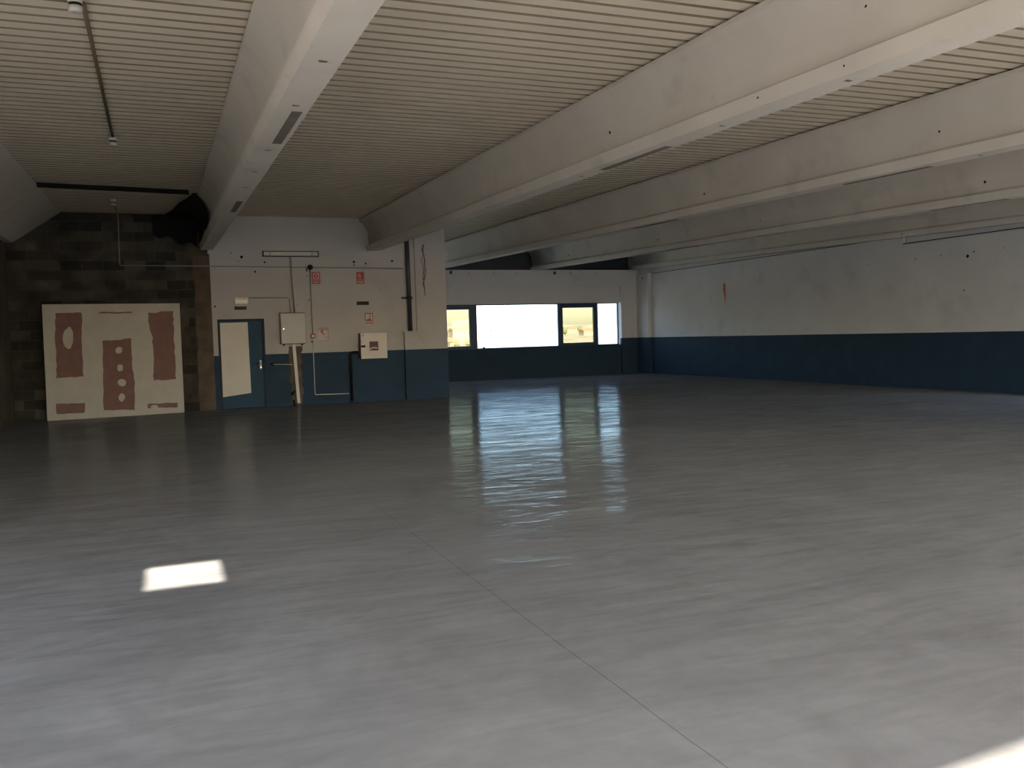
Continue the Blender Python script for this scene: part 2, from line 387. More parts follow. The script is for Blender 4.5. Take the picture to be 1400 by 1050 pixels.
tag(MB().box(6.65, XR+.4, YW+.95, YW+1.1, 3.1, 4.9).build('wall_upper', MT['shade_dark']), kind='structure')  # coloured dark for the shade it stands in

# ------------------------------------------------------------------ concrete roof beams
def beam_profile(xc, y):
    h = [(.293,ZT-.022),(.293,ZT-.065),(.225,ZT-.11),(.165,ZT-.20),(.115,ZT-.30),(.090,ZT-.42),(.078,ZF+.045),(.050,ZF+.004),(.160,ZF),(.128,ZS)]
    L = [(xc-a, y, zc(y, z)) for a, z in h]; R = [(xc+a, y, zc(y, z)) for a, z in reversed(h)]
    return L + R
def make_beam(i, y1, label, plates, marks):
    xc = BX[i]; root = empty('concrete_beam', (xc, y1, zc(y1, ZS)))
    tag(root, label, 'beam', None)
    b = MB(); ys = [REAR + .6 + (y1-REAR-.6)*k/12 for k in range(13)]
    prev = None; n = None
    for k, y in enumerate(ys):
        ring = [b.bm.verts.new(p) for p in beam_profile(xc, y)]; n = len(ring)
        if prev:
            for q in range(n):
                f = b.bm.faces.new((prev[q], prev[(q+1)%n], ring[(q+1)%n], ring[q]))
                f.smooth = (1 <= q <= 5) or (n-7 <= q <= n-3)
        else: b.bm.faces.new(ring[::-1])
        prev = ring
    b.bm.faces.new(prev)
    # formwork dents and fixing holes
    for (y, dz, r) in marks:
        if dz is None:
            f = b.face([(xc-.03, y, zc(y,ZS)-.002),(xc+.035, y+.01, zc(y,ZS)-.002),(xc+.03, y+.045, zc(y,ZS)-.002),(xc-.02, y+.05, zc(y,ZS)-.002)], 2)
        elif dz < .11: b.disc((xc-.150-.003, y, zc(y, ZS)+dz), r*.6, 'x', 7, 1, jit=.3)
        else:
            a = .080 if dz < .30 else .092 if dz < .40 else .13
            b.disc((xc-a-.004, y, zc(y, ZS)+dz), r, 'x', 7, 1, jit=.3)
    body = b.build('beam_body', [MT['beam'], MT['hole'], MT['grey_plate']], None, recalc=False)
    bmn = bmesh.new(); bmn.from_mesh(body.data); bmesh.ops.recalc_face_normals(bmn, faces=bmn.faces[:]); bmn.to_mesh(body.data); bmn.free()
    adopt(root, body)
    for (ya, yb) in plates:
        p = MB(); p.loft([(xc+.00,ya,zc(ya,ZS)-.004),(xc+.085,ya,zc(ya,ZS)-.004),(xc+.085,ya,zc(ya,ZS)+.01),(xc+.00,ya,zc(ya,ZS)+.01)],
                         [(xc+.00,yb,zc(yb,ZS)-.004),(xc+.085,yb,zc(yb,ZS)-.004),(xc+.085,yb,zc(yb,ZS)+.01),(xc+.00,yb,zc(yb,ZS)+.01)])
        po = p.build('soffit_plate', MT['grey_plate']); po['label'] = 'grey plate let into the beam soffit'; adopt(root, po)
    return root
make_beam(1, YA-.004, 'white concrete roof beam passing over the left of the blue door, nearest the block wall', [(7.42,8.78),(12.93,14.18)],
          [(7.2,None,0),(5.95,None,0),(9.1,None,0),(10.4,None,0),(11.6,None,0),(6.6,.05,.015)])
make_beam(2, YA-.004, 'white concrete roof beam ending on the door wall beside the dark downpipe', [(7.9,9.34)],
          [(8.9,.33,.02),(6.4,.28,.016),(5.0,.42,.012),(6.2,.07,.015),(5.2,.06,.015),(6.9,None,0),(9.8,None,0),(5.3,None,0)])
make_beam(3, YW+.45, 'white concrete roof beam resting on the window wall above the left casement', [(8.14,9.6),(13.74,15.3)],
          [(9.5,.28,.02),(7.9,.35,.015),(12.7,.3,.02),(7.4,None,0),(16.5,.25,.02)])
make_beam(4, YW+.45, 'white concrete roof beam resting on the window wall above the large fixed pane', [(10.2,11.7),(18.8,20.3)],
          [(10.5,.3,.022),(12.9,.28,.02),(16.2,.32,.02),(20.5,.3,.025),(26.0,.3,.03)])
make_beam(5, YW-.02, 'white concrete roof beam running along the top of the right wall', [], [(15.9,.06,.03)])
# sloping edge beam on the left wall
b = MB()
def edge_prof(y): return [(-1.83,y,zc(y,ZT)),(-2.70,y,zc(y,3.775)),(-2.76,y,zc(y,3.735)),(XL,y,zc(y,3.735)),(XL,y,zc(y,ZT))]
b.loft(edge_prof(REAR+.4), edge_prof(YA-.004))
tag(b.build('edge_beam', MT['beam']), 'white sloping-faced concrete edge beam along the top of the left wall', 'beam')

# ------------------------------------------------------------------ window
win = tag(empty('window_1', (11.9, YW+.25, WZ0)), kind='structure')
F0, F1 = YW+.245, YW+.315
def part(name, b, m_, parent): o = b.build(name, m_); adopt(parent, o); return o
b = MB()
b.box(WX0, WX1, F0, F1, WZ1-.035, WZ1); b.box(WX0, WX1, F0, F1, WZ0, WZ0+.03); b.box(WX1-.03, WX1, F0, F1, WZ0+.03, WZ1-.035); b.box(WX0, WX0+.04, F0, F1, WZ0+.03, WZ1-.035)
part('window_frame', b, MT['frame'], win)
for xa, xb in ((8.12,8.24),(9.95,10.12),(13.17,13.25),(14.67,14.75)):
    part('mullion', MB().box(xa, xb, F0-.012, F1, WZ0+.03, WZ1-.035), MT['frame'], win)
def sash(x0, x1, side):
    z0, z1 = WZ0+.03, WZ1-.035; t = .10
    b = MB(); b.box(x0, x1, F0-.03, F1-.005, z1-.13, z1, 0, .006); b.box(x0, x1, F0-.03, F1-.005, z0, z0+.085, 0, .006)
    b.box(x0, x0+t, F0-.03, F1-.005, z0+.085, z1-.13, 0, .006); b.box(x1-t, x1, F0-.03, F1-.005, z0+.085, z1-.13, 0, .006)
    s = part('sash', b, MT['frame'], win)
    g = MB().box(x0+t, x1-t, F0+.01, F0+.016, z0+.085, z1-.13).build('pane', MT['glass_tint']); g.parent = s
    hx = x0+.05 if side < 0 else x1-.05
    h = MB(); h.box(hx-.015, hx+.015, F0-.045, F0-.03, 1.75, 1.85, 0, .004); h.box(hx-.01, hx+.01, F0-.075, F0-.045, 1.79, 1.81); h.box(hx-.01, hx+.01, F0-.085, F0-.07, 1.68, 1.81, 0, .004)
    ho = h.build('handle', MT['dark_metal']); ho.parent = s
sash(8.24, 9.95, 1); sash(13.25, 14.67, 1)
part('pane', MB().box(WX0+.04, 8.12, F0+.02, F0+.026, WZ0+.03, WZ1-.035), MT['glass'], win)  # unseen extra pane behind the pier, added for its daylight
part('pane', MB().box(10.12, 13.17, F0+.02, F0+.026, WZ0+.03, WZ1-.035), MT['glass'], win)
part('pane', MB().box(14.75, WX1-.03, F0+.02, F0+.026, WZ0+.03, WZ1-.035), MT['glass'], win)
# small latch block left on the sill
b = MB(); b.box(10.28, 10.36, YW+.14, YW+.2, WZ0, WZ0+.07, 0, .006); b.box(10.36, 10.62, YW+.15, YW+.19, WZ0, WZ0+.02, 0, .004)
tag(b.build('window_stay', MT['dark_metal']), 'small dark metal stay lying on the window sill at the left of the large pane', 'fitting')

# ------------------------------------------------------------------ door
door = tag(empty('door_1', ((DX0+DX1)/2, YA, 0)), kind='structure')
b = MB(); b.box(DX0, DX0+.045, YA-.012, YA+.1, 0, DZ); b.box(DX1-.045, DX1, YA-.012, YA+.1, 0, DZ); b.box(DX0+.045, DX1-.045, YA-.012, YA+.1, DZ-.045, DZ)
part('door_frame', b, mat('door_frame_paint', (.016,.028,.042), .6, spec=.2), door)
leaf = part('door_leaf', MB().box(DX0+.048, DX1-.048, YA+.03, YA+.075, .01, DZ-.048, 0, .003), MT['door_blue'], door)
b = MB(); b.loft([(DX0+.055,YA+.029,DZ-.08),(DX0+.66,YA+.029,DZ-.075),(DX0+.675,YA+.029,.35),(DX0+.05,YA+.029,.28)],
                 [(DX0+.055,YA+.022,DZ-.08),(DX0+.66,YA+.022,DZ-.075),(DX0+.675,YA+.022,.35),(DX0+.05,YA+.022,.28)])
wp = part('cover_board', b, MT['door_white'], door); wp['label'] = 'white board fixed over the blue door leaf'
b = MB(); b.box(DX1-.14, DX1-.09, YA+.018, YA+.03, .88, 1.10, 0, .004); b.tube([(DX1-.115,YA+.02,1.03),(DX1-.115,YA-.03,1.03)], .011); b.tube([(DX1-.105,YA-.03,1.03),(DX1-.24,YA-.03,1.025)], .011)
part('door_handle', b, MT['chrome'], door)
b = MB(); b.tube([(DX1-.115,YA+.02,.93),(DX1-.115,YA-.0,.93)], .018, 12)
part('lock_cylinder', b, MT['steel'], door)

# ------------------------------------------------------------------ plasterboard sheet standing against the block wall
bd = tag(empty('plasterboard_sheet', (-.89, 20.84, 0), math.atan2(.30, 2.70)), 'large white plasterboard panel with pink patches standing against the block wall', 'plasterboard')
BW, BH = 2.70, 2.42
def bpt(u, v, off):                                # u across, v down, 0..1; local frame of the sheet, leaning back slightly
    z = (1-v)*BH; return ((u-.5)*BW + .02*(1-v) - .01, -off + .10*(1-v), z)
b = MB(); b.loft([bpt(0,0,0),bpt(1,0,0),bpt(1,1,0),bpt(0,1,0)], [bpt(0,0,-.045),bpt(1,0,-.045),bpt(1,1,-.045),bpt(0,1,-.045)])
def quad_uv(px, py):                               # photo drawing frame of the sheet to its u, v
    u, v = .5, .5
    A, B_, C, D = Vector((222,195)), Vector((1025,185)), Vector((265,868)), Vector((1065,815))
    for _ in range(30):
        P = A*(1-u)*(1-v)+B_*u*(1-v)+C*(1-u)*v+D*u*v; du = (B_-A)*(1-v)+(D-C)*v; dv = (C-A)*(1-u)+(D-B_)*u
        e = Vector((px,py))-P; det = du.x*dv.y-du.y*dv.x
        u += (e.x*dv.y-e.y*dv.x)/det; v += (du.x*e.y-du.y*e.x)/det
    return u, v
def ragged(poly, amp=4, step=22):
    out = []
    for i in range(len(poly)):
        a, c = Vector(poly[i]), Vector(poly[(i+1)%len(poly)]); n = max(1, int((c-a).length/step))
        for k in range(n):
            p = a+(c-a)*k/n; out.append((p.x+random.uniform(-amp,amp)*.6, p.y+random.uniform(-amp,amp)*.6))
    return out
random.seed(11)
for poly, amp in (([(297,245),(445,240),(450,450),(460,610),(310,620),(308,500),(300,400)],5),
             ([(545,236),(650,238),(738,234),(738,243),(650,246),(545,245)],2),
             ([(566,402),(640,400),(735,388),(740,520),(760,640),(760,800),(580,805),(575,650),(570,500)],5),
             ([(835,240),(985,230),(995,400),(1010,625),(872,630),(868,480),(860,380),(838,310)],7),
             ([(310,770),(470,763),(472,820),(312,827)],4), ([(838,768),(1020,757),(1025,785),(840,793)],4)):
    b.face([bpt(*quad_uv(*p), .0015) for p in ragged(poly, amp)], 1)
def blob(cx, cy, rx, ry_):
    b.face([bpt(*quad_uv(cx+rx*math.cos(t)*(1+random.uniform(-.15,.15)), cy+ry_*math.sin(t)*(1+random.uniform(-.15,.15))), .003) for t in [2*math.pi*k/16 for k in range(16)]], 0)
blob(373,392,30,62); blob(662,457,20,20); blob(672,560,18,20); blob(682,645,24,21); blob(685,730,18,24); blob(850,560,22,34); blob(880,782,24,9)
o = b.build('board_face', [MT['board'], MT['pink']], None); o.parent = bd

# ------------------------------------------------------------------ fittings on the door wall
# fluorescent batten
fx = tag(empty('fluorescent_batten', (2.93, YA, 3.53)), 'long grey fluorescent lamp fitting high on the door wall, switched off', 'light')
part('housing', MB().box(2.28, 3.57, YA-.05, YA, 3.465, 3.60, 0, .012), MT['dark_metal'], fx)
b = MB(); b.box(2.31, 3.54, YA-.095, YA-.05, 3.485, 3.58, 0, .018)
part('diffuser', b, mat('frosted_cover', (.46,.44,.41), .35, var=.05), fx)
for x in (2.45, 3.40): part('clip', MB().box(x-.012, x+.012, YA-.1, YA-.05, 3.48, 3.586, 0, .003), MT['grey_pvc'], fx)
# conduits
def conduit(pts, r, label, m_, name='conduit', clips=()):
    b = MB(); b.tube(pts, r, 8); o = b.build(name, m_); return tag(o, label, 'conduit' if name == 'conduit' else 'pipe')
yc = YA-.018
conduit([(-.72,yc,3.26),(1.1,yc,3.248),(3.3,yc,3.225),(5.60,yc,3.20)], .011, 'thin grey conduit running level across the block wall and door wall', MT['grey_pvc'])
conduit([(2.905,yc-.03,3.46),(2.91,yc-.03,3.20),(2.955,yc-.03,2.18)], .017, 'thin grey conduit from the lamp fitting down to the electrical cabinet', MT['grey_pvc'])
conduit([(1.95,yc,2.527),(2.80,yc,2.525),(2.855,yc,2.50),(2.865,yc,2.18)], .012, 'thin grey angled conduit from the emergency light to the electrical cabinet', MT['grey_pvc'])
conduit([(3.352,yc,3.20),(3.35,yc,2.4),(3.356,yc,1.672)], .012, 'thin grey conduit from the black junction box down to the call point', MT['grey_pvc'])
conduit([(3.352,yc,1.57),(3.352,yc,.25),(3.37,yc,.235),(4.16,yc,.222)], .010, 'thin pale conduit from the call point down and along near the floor', MT['white_pvc'])
conduit([(2.42,yc,.99),(2.86,yc,.968)], .008, 'short thin pale cable between the wall hole and the white trunking', MT['white_pvc'])
# emergency light
em = tag(empty('emergency_light', (1.78, YA, 2.46)), 'small white emergency light above the blue door', 'light')
part('casing', MB().box(1.62, 1.93, YA-.05, YA, 2.37, 2.55, 0, .012), MT['white_pvc'], em)
part('lens', MB().box(1.64, 1.91, YA-.062, YA-.05, 2.40, 2.49, 0, .005), mat('lens_plastic', (.5,.49,.44), .2), em)
part('indicator', MB().lathe([(.012,0),(.012,.012),(.004,.016)], (1.815, YA-.055, 2.512), 10), MT['steel'], em)
# vents
def vent(x0, x1, z0, z1, label):
    v = tag(empty('wall_vent', ((x0+x1)/2, YA, z0)), label, 'vent')
    b = MB(); b.box(x0, x1, YA-.006, YA, z0, z1)
    part('opening', b, MT['hole'], v)
    b = MB()
    for k in range(3):
        z = z0+(z1-z0)*(k+.5)/3; b.box(x0+.006, x1-.006, YA-.012, YA-.006, z-.006, z+.002)
    part('louvre', b, MT['dark_metal'], v)
vent(1.62, 1.885, 2.26, 2.335, 'small dark vent slot under the emergency light')
vent(4.425, 4.72, 2.33, 2.415, 'small dark vent slot below the right-hand red sign')
# electrical cabinet
cb = tag(empty('electrical_cabinet', (2.9, YA, 1.45)), 'grey metal electrical cabinet to the right of the blue door', 'cabinet')
part('body', MB().box(2.60, 3.17, YA-.17, YA, 1.445, 2.175, 0, .006), mat('cabinet_body', (.15,.14,.13), .5), cb)
dr = part('cabinet_door', MB().box(2.615, 3.165, YA-.195, YA-.17, 1.46, 2.15, 0, .008), MT['grey_box'], cb)
def sub(name, b, m_, parent): o = b.build(name, m_); o.parent = parent; return o
for z in (1.60, 2.0): part('hinge', MB().tube([(3.168,YA-.19,z-.03),(3.168,YA-.19,z+.03)], .009, 8), MT['steel'], cb)
b = MB(); b.tube([(2.67,YA-.194,1.80),(2.67,YA-.205,1.80)], .018, 12)
o = b.build('cabinet_lock', MT['steel']); adopt(cb, o)
for x in (2.68, 3.10): part('mounting_foot', MB().box(x-.02, x+.02, YA-.06, YA, 1.405, 1.447, 0, .004), MT['dark_metal'], cb)
# chase torn open in the plaster and trunking in it
b = MB(); random.seed(5)
zs_ = [.04+i*.09 for i in range(16)]
L = [2.80+random.uniform(-.03,.03) for _ in zs_]; R = [3.07+random.uniform(-.03,.03) for _ in zs_]
for i in range(len(zs_)-1):
    b.loft([(L[i],YA-.008,zs_[i]),(R[i],YA-.008,zs_[i]),(R[i]+.01,YA,zs_[i]),(L[i]-.01,YA,zs_[i])],
           [(L[i+1],YA-.008,zs_[i+1]),(R[i+1],YA-.008,zs_[i+1]),(R[i+1]+.01,YA,zs_[i+1]),(L[i+1]-.01,YA,zs_[i+1])])
tag(b.build('trim_6', MT['brown']), kind='structure')
tk = tag(empty('cable_trunking', (2.94, YA, 0)), 'white vertical cable trunking from the electrical cabinet to the floor', 'trunking')
b = MB(); b.loft([(2.865,YA-.06,1.444),(2.94,YA-.06,1.444),(2.94,YA-.008,1.444),(2.865,YA-.008,1.444)], [(2.93,YA-.06,.06),(3.0,YA-.06,.06),(3.0,YA-.008,.06),(2.93,YA-.008,.06)])
part('trunking_cover', b, MT['white_pvc'], tk)
part('shoe', MB().box(2.92, 3.01, YA-.07, YA-.005, .0, .06, 0, .006), MT['dark_metal'], tk)
def stub(pts, label):
    b = MB(); b.tube(pts, .028, 9); tag(b.build('cable_stub', MT['black']), label, 'cable')
stub([(2.875,YA-.02,.33),(2.845,YA-.055,.31),(2.81,YA-.07,.27)], 'upper black cable stub sticking out of the torn plaster by the trunking')
stub([(2.87,YA-.035,.002),(2.865,YA-.05,.07),(2.84,YA-.06,.13)], 'lower black cable stub at the floor by the trunking foot')
# black junction box and red call point
jb = tag(empty('junction_box', (3.352, YA, 3.22)), 'black round junction box on the level conduit above the fire alarm sign', 'junction box')
b = MB(); b.tube([(3.352,YA-.031,3.225),(3.352,YA-.075,3.225)], .062, 14)
part('box_body', b, MT['black'], jb)
b = MB(); b.box(3.26, 3.29, YA-.02, YA, 3.13, 3.21); part('tail', b, MT['dark_metal'], jb)
cp = tag(empty('fire_call_point', (3.356, YA, 1.615)), 'small red fire alarm call point with a white centre', 'alarm')
part('casing', MB().box(3.30, 3.41, YA-.055, YA, 1.565, 1.67, 0, .008), MT['red'], cp)
part('press_panel', MB().box(3.325, 3.385, YA-.059, YA-.055, 1.592, 1.64, 0, .001), MT['white_print'], cp)
# fire signs
def sign(x0, x1, z0, z1, label):
    s = tag(empty('fire_sign', ((x0+x1)/2, YA, z0)), label, 'sign'); return s
def plate(s, x0, x1, z0, z1, m_): return part('sign_plate', MB().box(x0, x1, YA-.008, YA, z0, z1), m_, s)
YS = YA-.0095
def R_(b, x0, x1, z0, z1, mi=0): b.box(x0, x1, YS, YA-.008, z0, z1, mi)
s = sign(3.39,3.584,2.84,3.115,'red fire alarm sign with a ringed square symbol under the junction box')
plate(s, 3.39, 3.584, 2.84, 3.115, MT['red_print'])
b = MB(); cx, cz = 3.487, 3.025
R_(b, cx-.066, cx+.066, cz-.062, cz-.052); R_(b, cx-.066, cx+.066, cz+.052, cz+.062); R_(b, cx-.066, cx-.056, cz-.052, cz+.052); R_(b, cx+.056, cx+.066, cz-.052, cz+.052)
for k in range(4):                                  # white corners round the red ring
    sx, sz = (1,1,-1,-1)[k], (1,-1,1,-1)[k]
    b.face([(cx+sx*.054,YS,cz+sz*.050),(cx+sx*.054,YS,cz+sz*.022),(cx+sx*.038,YS,cz+sz*.038),(cx+sx*.022,YS,cz+sz*.050)])
b.disc((cx,YS,cz), .017, 'y', 14); R_(b, 3.40, 3.574, 2.925, 2.934)
for k in range(5): R_(b, 3.42+k*.027, 3.438+k*.027, 2.868, 2.888)
part('symbol', b, MT['white_print'], s)
s = sign(4.444,4.628,2.835,3.114,'red fire hose sign to the right of the ringed alarm sign')
plate(s, 4.444, 4.628, 2.835, 3.114, MT['red_print'])
b = MB(); R_(b, 4.455, 4.617, 2.918, 2.926)
for k in range(14):                                 # hose reel ring
    a0, a1 = 2*math.pi*k/14, 2*math.pi*(k+1)/14
    b.face([(4.505+.034*math.cos(a0),YS,3.035+.034*math.sin(a0)),(4.505+.034*math.cos(a1),YS,3.035+.034*math.sin(a1)),(4.505+.024*math.cos(a1),YS,3.035+.024*math.sin(a1)),(4.505+.024*math.cos(a0),YS,3.035+.024*math.sin(a0))])
R_(b, 4.528, 4.538, 2.955, 3.04); R_(b, 4.495, 4.53, 2.955, 2.965)
for k in range(6): R_(b, 4.462+k*.025, 4.479+k*.025, 2.862, 2.886)
part('symbol', b, MT['white_print'], s)
s = sign(4.61,4.804,1.851,2.135,'faded red and white fire hose sign above the hose cabinet')
plate(s, 4.61, 4.804, 1.851, 2.135, MT['faded_white'])
b = MB(); R_(b, 4.61, 4.804, 2.115, 2.135, 1); R_(b, 4.61, 4.626, 1.95, 2.115, 1); R_(b, 4.785, 4.804, 1.851, 2.115)
R_(b, 4.72, 4.745, 1.99, 2.10); R_(b, 4.63, 4.775, 1.945, 1.965, 1)
b.face([(4.64,YS,1.965),(4.765,YS,1.965),(4.735,YS,2.01),(4.67,YS,1.995)])
for k in range(5): R_(b, 4.625+k*.032, 4.645+k*.032, 1.87, 1.925)
part('symbol', b, [MT['faded_red'], mat('dark_faded_print', (.14,.05,.045), .6)], s)
s = sign(3.483,3.719,1.494,1.803,'faded fire extinguisher sign beside the call point')
plate(s, 3.483, 3.719, 1.494, 1.803, MT['faded_white'])
b = MB(); R_(b, 3.483, 3.719, 1.785, 1.803); R_(b, 3.52, 3.70, 1.75, 1.77); R_(b, 3.483, 3.493, 1.70, 1.785); R_(b, 3.708, 3.719, 1.494, 1.785); R_(b, 3.483, 3.708, 1.494, 1.502)
b.face([(3.545,YS,1.745),(3.60,YS,1.745),(3.60,YS,1.69),(3.625,YS,1.65),(3.61,YS,1.62),(3.59,YS,1.66),(3.55,YS,1.69)])
b.face([(3.64,YS,1.56),(3.67,YS,1.68),(3.66,YS,1.56)])
part('symbol', b, MT['faded_red'], s)
# hose cabinet
hc = tag(empty('fire_hose_cabinet', (4.75, YA, 1.04)), 'white-fronted red fire hose cabinet on the door wall', 'cabinet')
part('body', MB().box(4.43, 5.06, YA-.24, YA, 1.045, 1.650, 0, .004), mat('hose_box_red', (.075,.010,.010), .5), hc)
D0, D1 = YA-.262, YA-.24
b = MB(); wx0, wx1, wz0, wz1 = 4.64, 4.855, 1.235, 1.45
b.box(4.435, wx0, D0, D1, 1.045, 1.65); b.box(wx1, 5.065, D0, D1, 1.045, 1.65); b.box(wx0, wx1, D0, D1, 1.045, wz0); b.box(wx0, wx1, D0, D1, wz1, 1.65)
dm = part('cabinet_door', b, MT['door_white'], hc)
g = MB().box(wx0, wx1, D0+.006, D0+.010, wz0, wz1).build('window_pane', MT['cab_glass']); g.parent = dm; g.matrix_parent_inverse = dm.matrix_parent_inverse
b = MB()
pts = [(wx0+.01+.02*k, D0+.016, 1.265+.0055*k+.02*math.sin(k*.5)) for k in range(10)]
b.tube(pts, .022, 8); part('hose', b, MT['white_print'], hc)
part('latch', MB().box(4.44, 4.54, D0-.018, D0, 1.315, 1.365, 0, .006), MT['black'], hc)
b = MB(); b.face([(4.475,D0-.001,1.62),(4.515,D0-.001,1.62),(4.49,D0-.001,1.575),(4.475,D0-.001,1.565)])
st_ = part('corner_sticker', b, MT['faded_red'], hc)
# standpipe under it
sp = tag(empty('standpipe', (4.21, YA, 0)), 'black vertical standpipe rising from the floor left of the hose cabinet', 'pipe')
b = MB(); b.tube([(4.215,YA-.05,0),(4.215,YA-.05,1.12),(4.225,YA-.05,1.17),(4.27,YA-.06,1.20),(4.40,YA-.08,1.20)], .035, 10)
part('pipe_run', b, MT['black'], sp)
for z in (.25, .95): part('pipe_clip', MB().box(4.165, 4.265, YA-.06, YA, z-.015, z+.015, 0, .003), MT['dark_metal'], sp)
part('flange', MB().lathe([(.06,0),(.06,.03),(.04,.05)], (4.215, YA-.05+.0, 0), 14), MT['dark_metal'], sp)
# downpipe
dp = tag(empty('downpipe', (5.70, YA, 1.675)), 'dark vertical downpipe on the door wall ending at a boxed foot', 'pipe')
b = MB(); b.tube([(5.675,YA-.095,zc(YA,ZT)-.005),(5.69,YA-.09,3.3),(5.705,YA-.088,1.677)], .055, 14)
part('pipe_run', b, MT['pipe'], dp)
b = MB(); b.box(5.52, 5.79, YA-.06, YA-.001, 2.46, 2.51, 0, .005); b.tube([(5.70,YA-.09,2.445),(5.70,YA-.09,2.525)], .066, 14)
part('pipe_clamp', b, MT['dark_metal'], dp)
# loose cables hanging on the pier
random.seed(21)
b = MB()
for k in range(3):
    ph = random.uniform(0, 6); pts = []
    for i in range(22):
        t = i/21; z = 3.78 - t*(1.0+.12*k); pts.append((6.10 + .03*math.sin(ph+t*9) + .015*math.sin(ph*2+t*23) + (.015*(k-1)), YA-.062-.006*k, z))
    b.tube(pts, .007, 6)
tag(b.build('hanging_cable', MT['rust']), 'tangle of thin rust-brown cables hanging down the white pier right of the downpipe', 'cable')

# ------------------------------------------------------------------ ceiling fittings on the left bay
def detector(x, y, label, drop=.10):
    z = zc(y, ZT); d = tag(empty('smoke_detector', (x, y, z)), label, 'smoke detector', )
    b = MB(); b.lathe([(.052,-.06),(.052,0)], (x, y, z), 20); part('mount', b, MT['white_pvc'], d)
    b = MB(); b.lathe([(.03,-.128),(.050,-.120),(.053,-.082)], (x, y, z), 20); part('head', b, MT['white_pvc'], d)
    b = MB(); b.lathe([(.044,-.082),(.044,-.06)], (x, y, z), 20); part('gap', b, MT['hole'], d)
detector(-.47, 7.50, 'nearest white smoke detector on the ribbed ceiling, left of the first beam')
detector(-.44, 12.75, 'middle white smoke detector on the ribbed ceiling, left of the first beam')
detector(-.70, 18.9, 'farthest white smoke detector on the ribbed ceiling, near the block wall')
def ceil_pipe(pts, r, label):
    b = MB(); b.tube([(x, y, zc(y, ZT)-r-.002) for x, y in pts], r, 8); tag(b.build('conduit', mat('ceiling_conduit', (.13,.10,.065), .6)), label, 'conduit')
ceil_pipe([(-.42,7.60),(-.43,10.2),(-.44,12.66)], .018, 'thin brown conduit along the ceiling between the two nearer smoke detectors')
b = MB(); b.tube([(-.705,18.99,zc(19,ZT)-.02),(-.71,20.9,zc(21,ZT)-.02),(-.71,21.17,zc(21,ZT)-.05),(-.71,YA-.018,4.25),(-.73,YA-.018,3.4),(-.725,YA-.018,3.275)], .013, 8)
tag(b.build('conduit', MT['grey_pvc']), 'thin conduit from the farthest smoke detector down the dark block wall', 'conduit')
# dark angle-shaped strip across the left bay
b = MB()
def strip_prof(x, y): return [(x,y,zc(y,ZT)-.002),(x,y,zc(y,ZT)-.085),(x,y+.012,zc(y,ZT)-.085),(x,y+.012,zc(y,ZT)-.014),(x,y+.16,zc(y+.16,ZT)-.014),(x,y+.16,zc(y+.16,ZT)-.002)]
b.loft(strip_prof(-1.80, 17.0), strip_prof(.62, 17.35))
tag(b.build('dark_strip', MT['hole']), 'dark angle-shaped strip across the ceiling of the left bay near the block wall', 'steel angle')
# folded black surface, added for a solid dark area in the corner
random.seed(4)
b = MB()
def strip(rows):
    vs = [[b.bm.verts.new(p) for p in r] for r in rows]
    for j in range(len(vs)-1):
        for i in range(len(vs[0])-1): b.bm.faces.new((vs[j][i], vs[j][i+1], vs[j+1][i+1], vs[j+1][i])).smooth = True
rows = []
for k in range(19):                                 # follows the beam web and the last metres of ceiling
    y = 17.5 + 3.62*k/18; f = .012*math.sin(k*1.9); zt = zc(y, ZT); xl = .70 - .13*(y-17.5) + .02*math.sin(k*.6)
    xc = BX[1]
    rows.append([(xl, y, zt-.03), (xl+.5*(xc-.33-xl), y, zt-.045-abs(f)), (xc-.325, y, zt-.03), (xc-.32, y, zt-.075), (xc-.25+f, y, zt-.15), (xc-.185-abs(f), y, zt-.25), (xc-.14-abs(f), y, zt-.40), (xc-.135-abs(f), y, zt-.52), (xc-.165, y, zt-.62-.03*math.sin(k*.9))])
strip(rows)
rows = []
for j in range(11):                                 # and runs down the block wall in folds
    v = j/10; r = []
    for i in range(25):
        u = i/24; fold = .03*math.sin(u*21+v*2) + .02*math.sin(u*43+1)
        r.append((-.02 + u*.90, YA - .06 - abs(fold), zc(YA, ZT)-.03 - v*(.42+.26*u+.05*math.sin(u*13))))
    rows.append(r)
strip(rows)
o = b.build('black_shape', MT['black']); mo = o.modifiers.new('thick', 'SOLIDIFY'); mo.thickness = .01
tag(o, 'solid black folded surface in the top corner of the block wall beside the first beam', 'plastic sheet')

# ------------------------------------------------------------------ window wall and right wall bits
for x, z, lb in ((9.165, 3.66, 'small dark steel bracket on the ring beam under the beam at its left end'), (12.975, 3.635, 'small dark steel bracket on the ring beam under the beam above the large pane')):
    t = tag(empty('steel_bracket', (x, YW, z)), lb, 'bracket')
    b = MB(); b.box(x-.045, x+.045, YW-.012, YW, z-.05, z+.05, 0, .003); part('plate', b, MT['dark_metal'], t)
    b = MB(); b.tube([(x,YW-.012,z),(x,YW-.03,z)], .016, 6); part('bolt', b, MT['dark_metal'], t)
# orange strap
b = MB(); N = 14
for i in range(N):
    def st(k):
        t = k/N; z = 2.90 - t*.60; w_ = .055*(1-.75*t) ; y0 = 23.33 + .015*math.sin(t*7)
        return [(XR-.012-.01*math.sin(t*5), y0-w_, z), (XR-.012-.01*math.sin(t*5), y0+w_, z), (XR-.003, y0+w_, z), (XR-.003, y0-w_, z)]
    b.loft(st(i), st(i+1))
b.box(XR-.02, XR, 23.31, 23.35, 2.895, 2.925)
tag(b.build('orange_strap', MT['orange']), 'narrow orange strap hanging on the white right wall', 'strap')

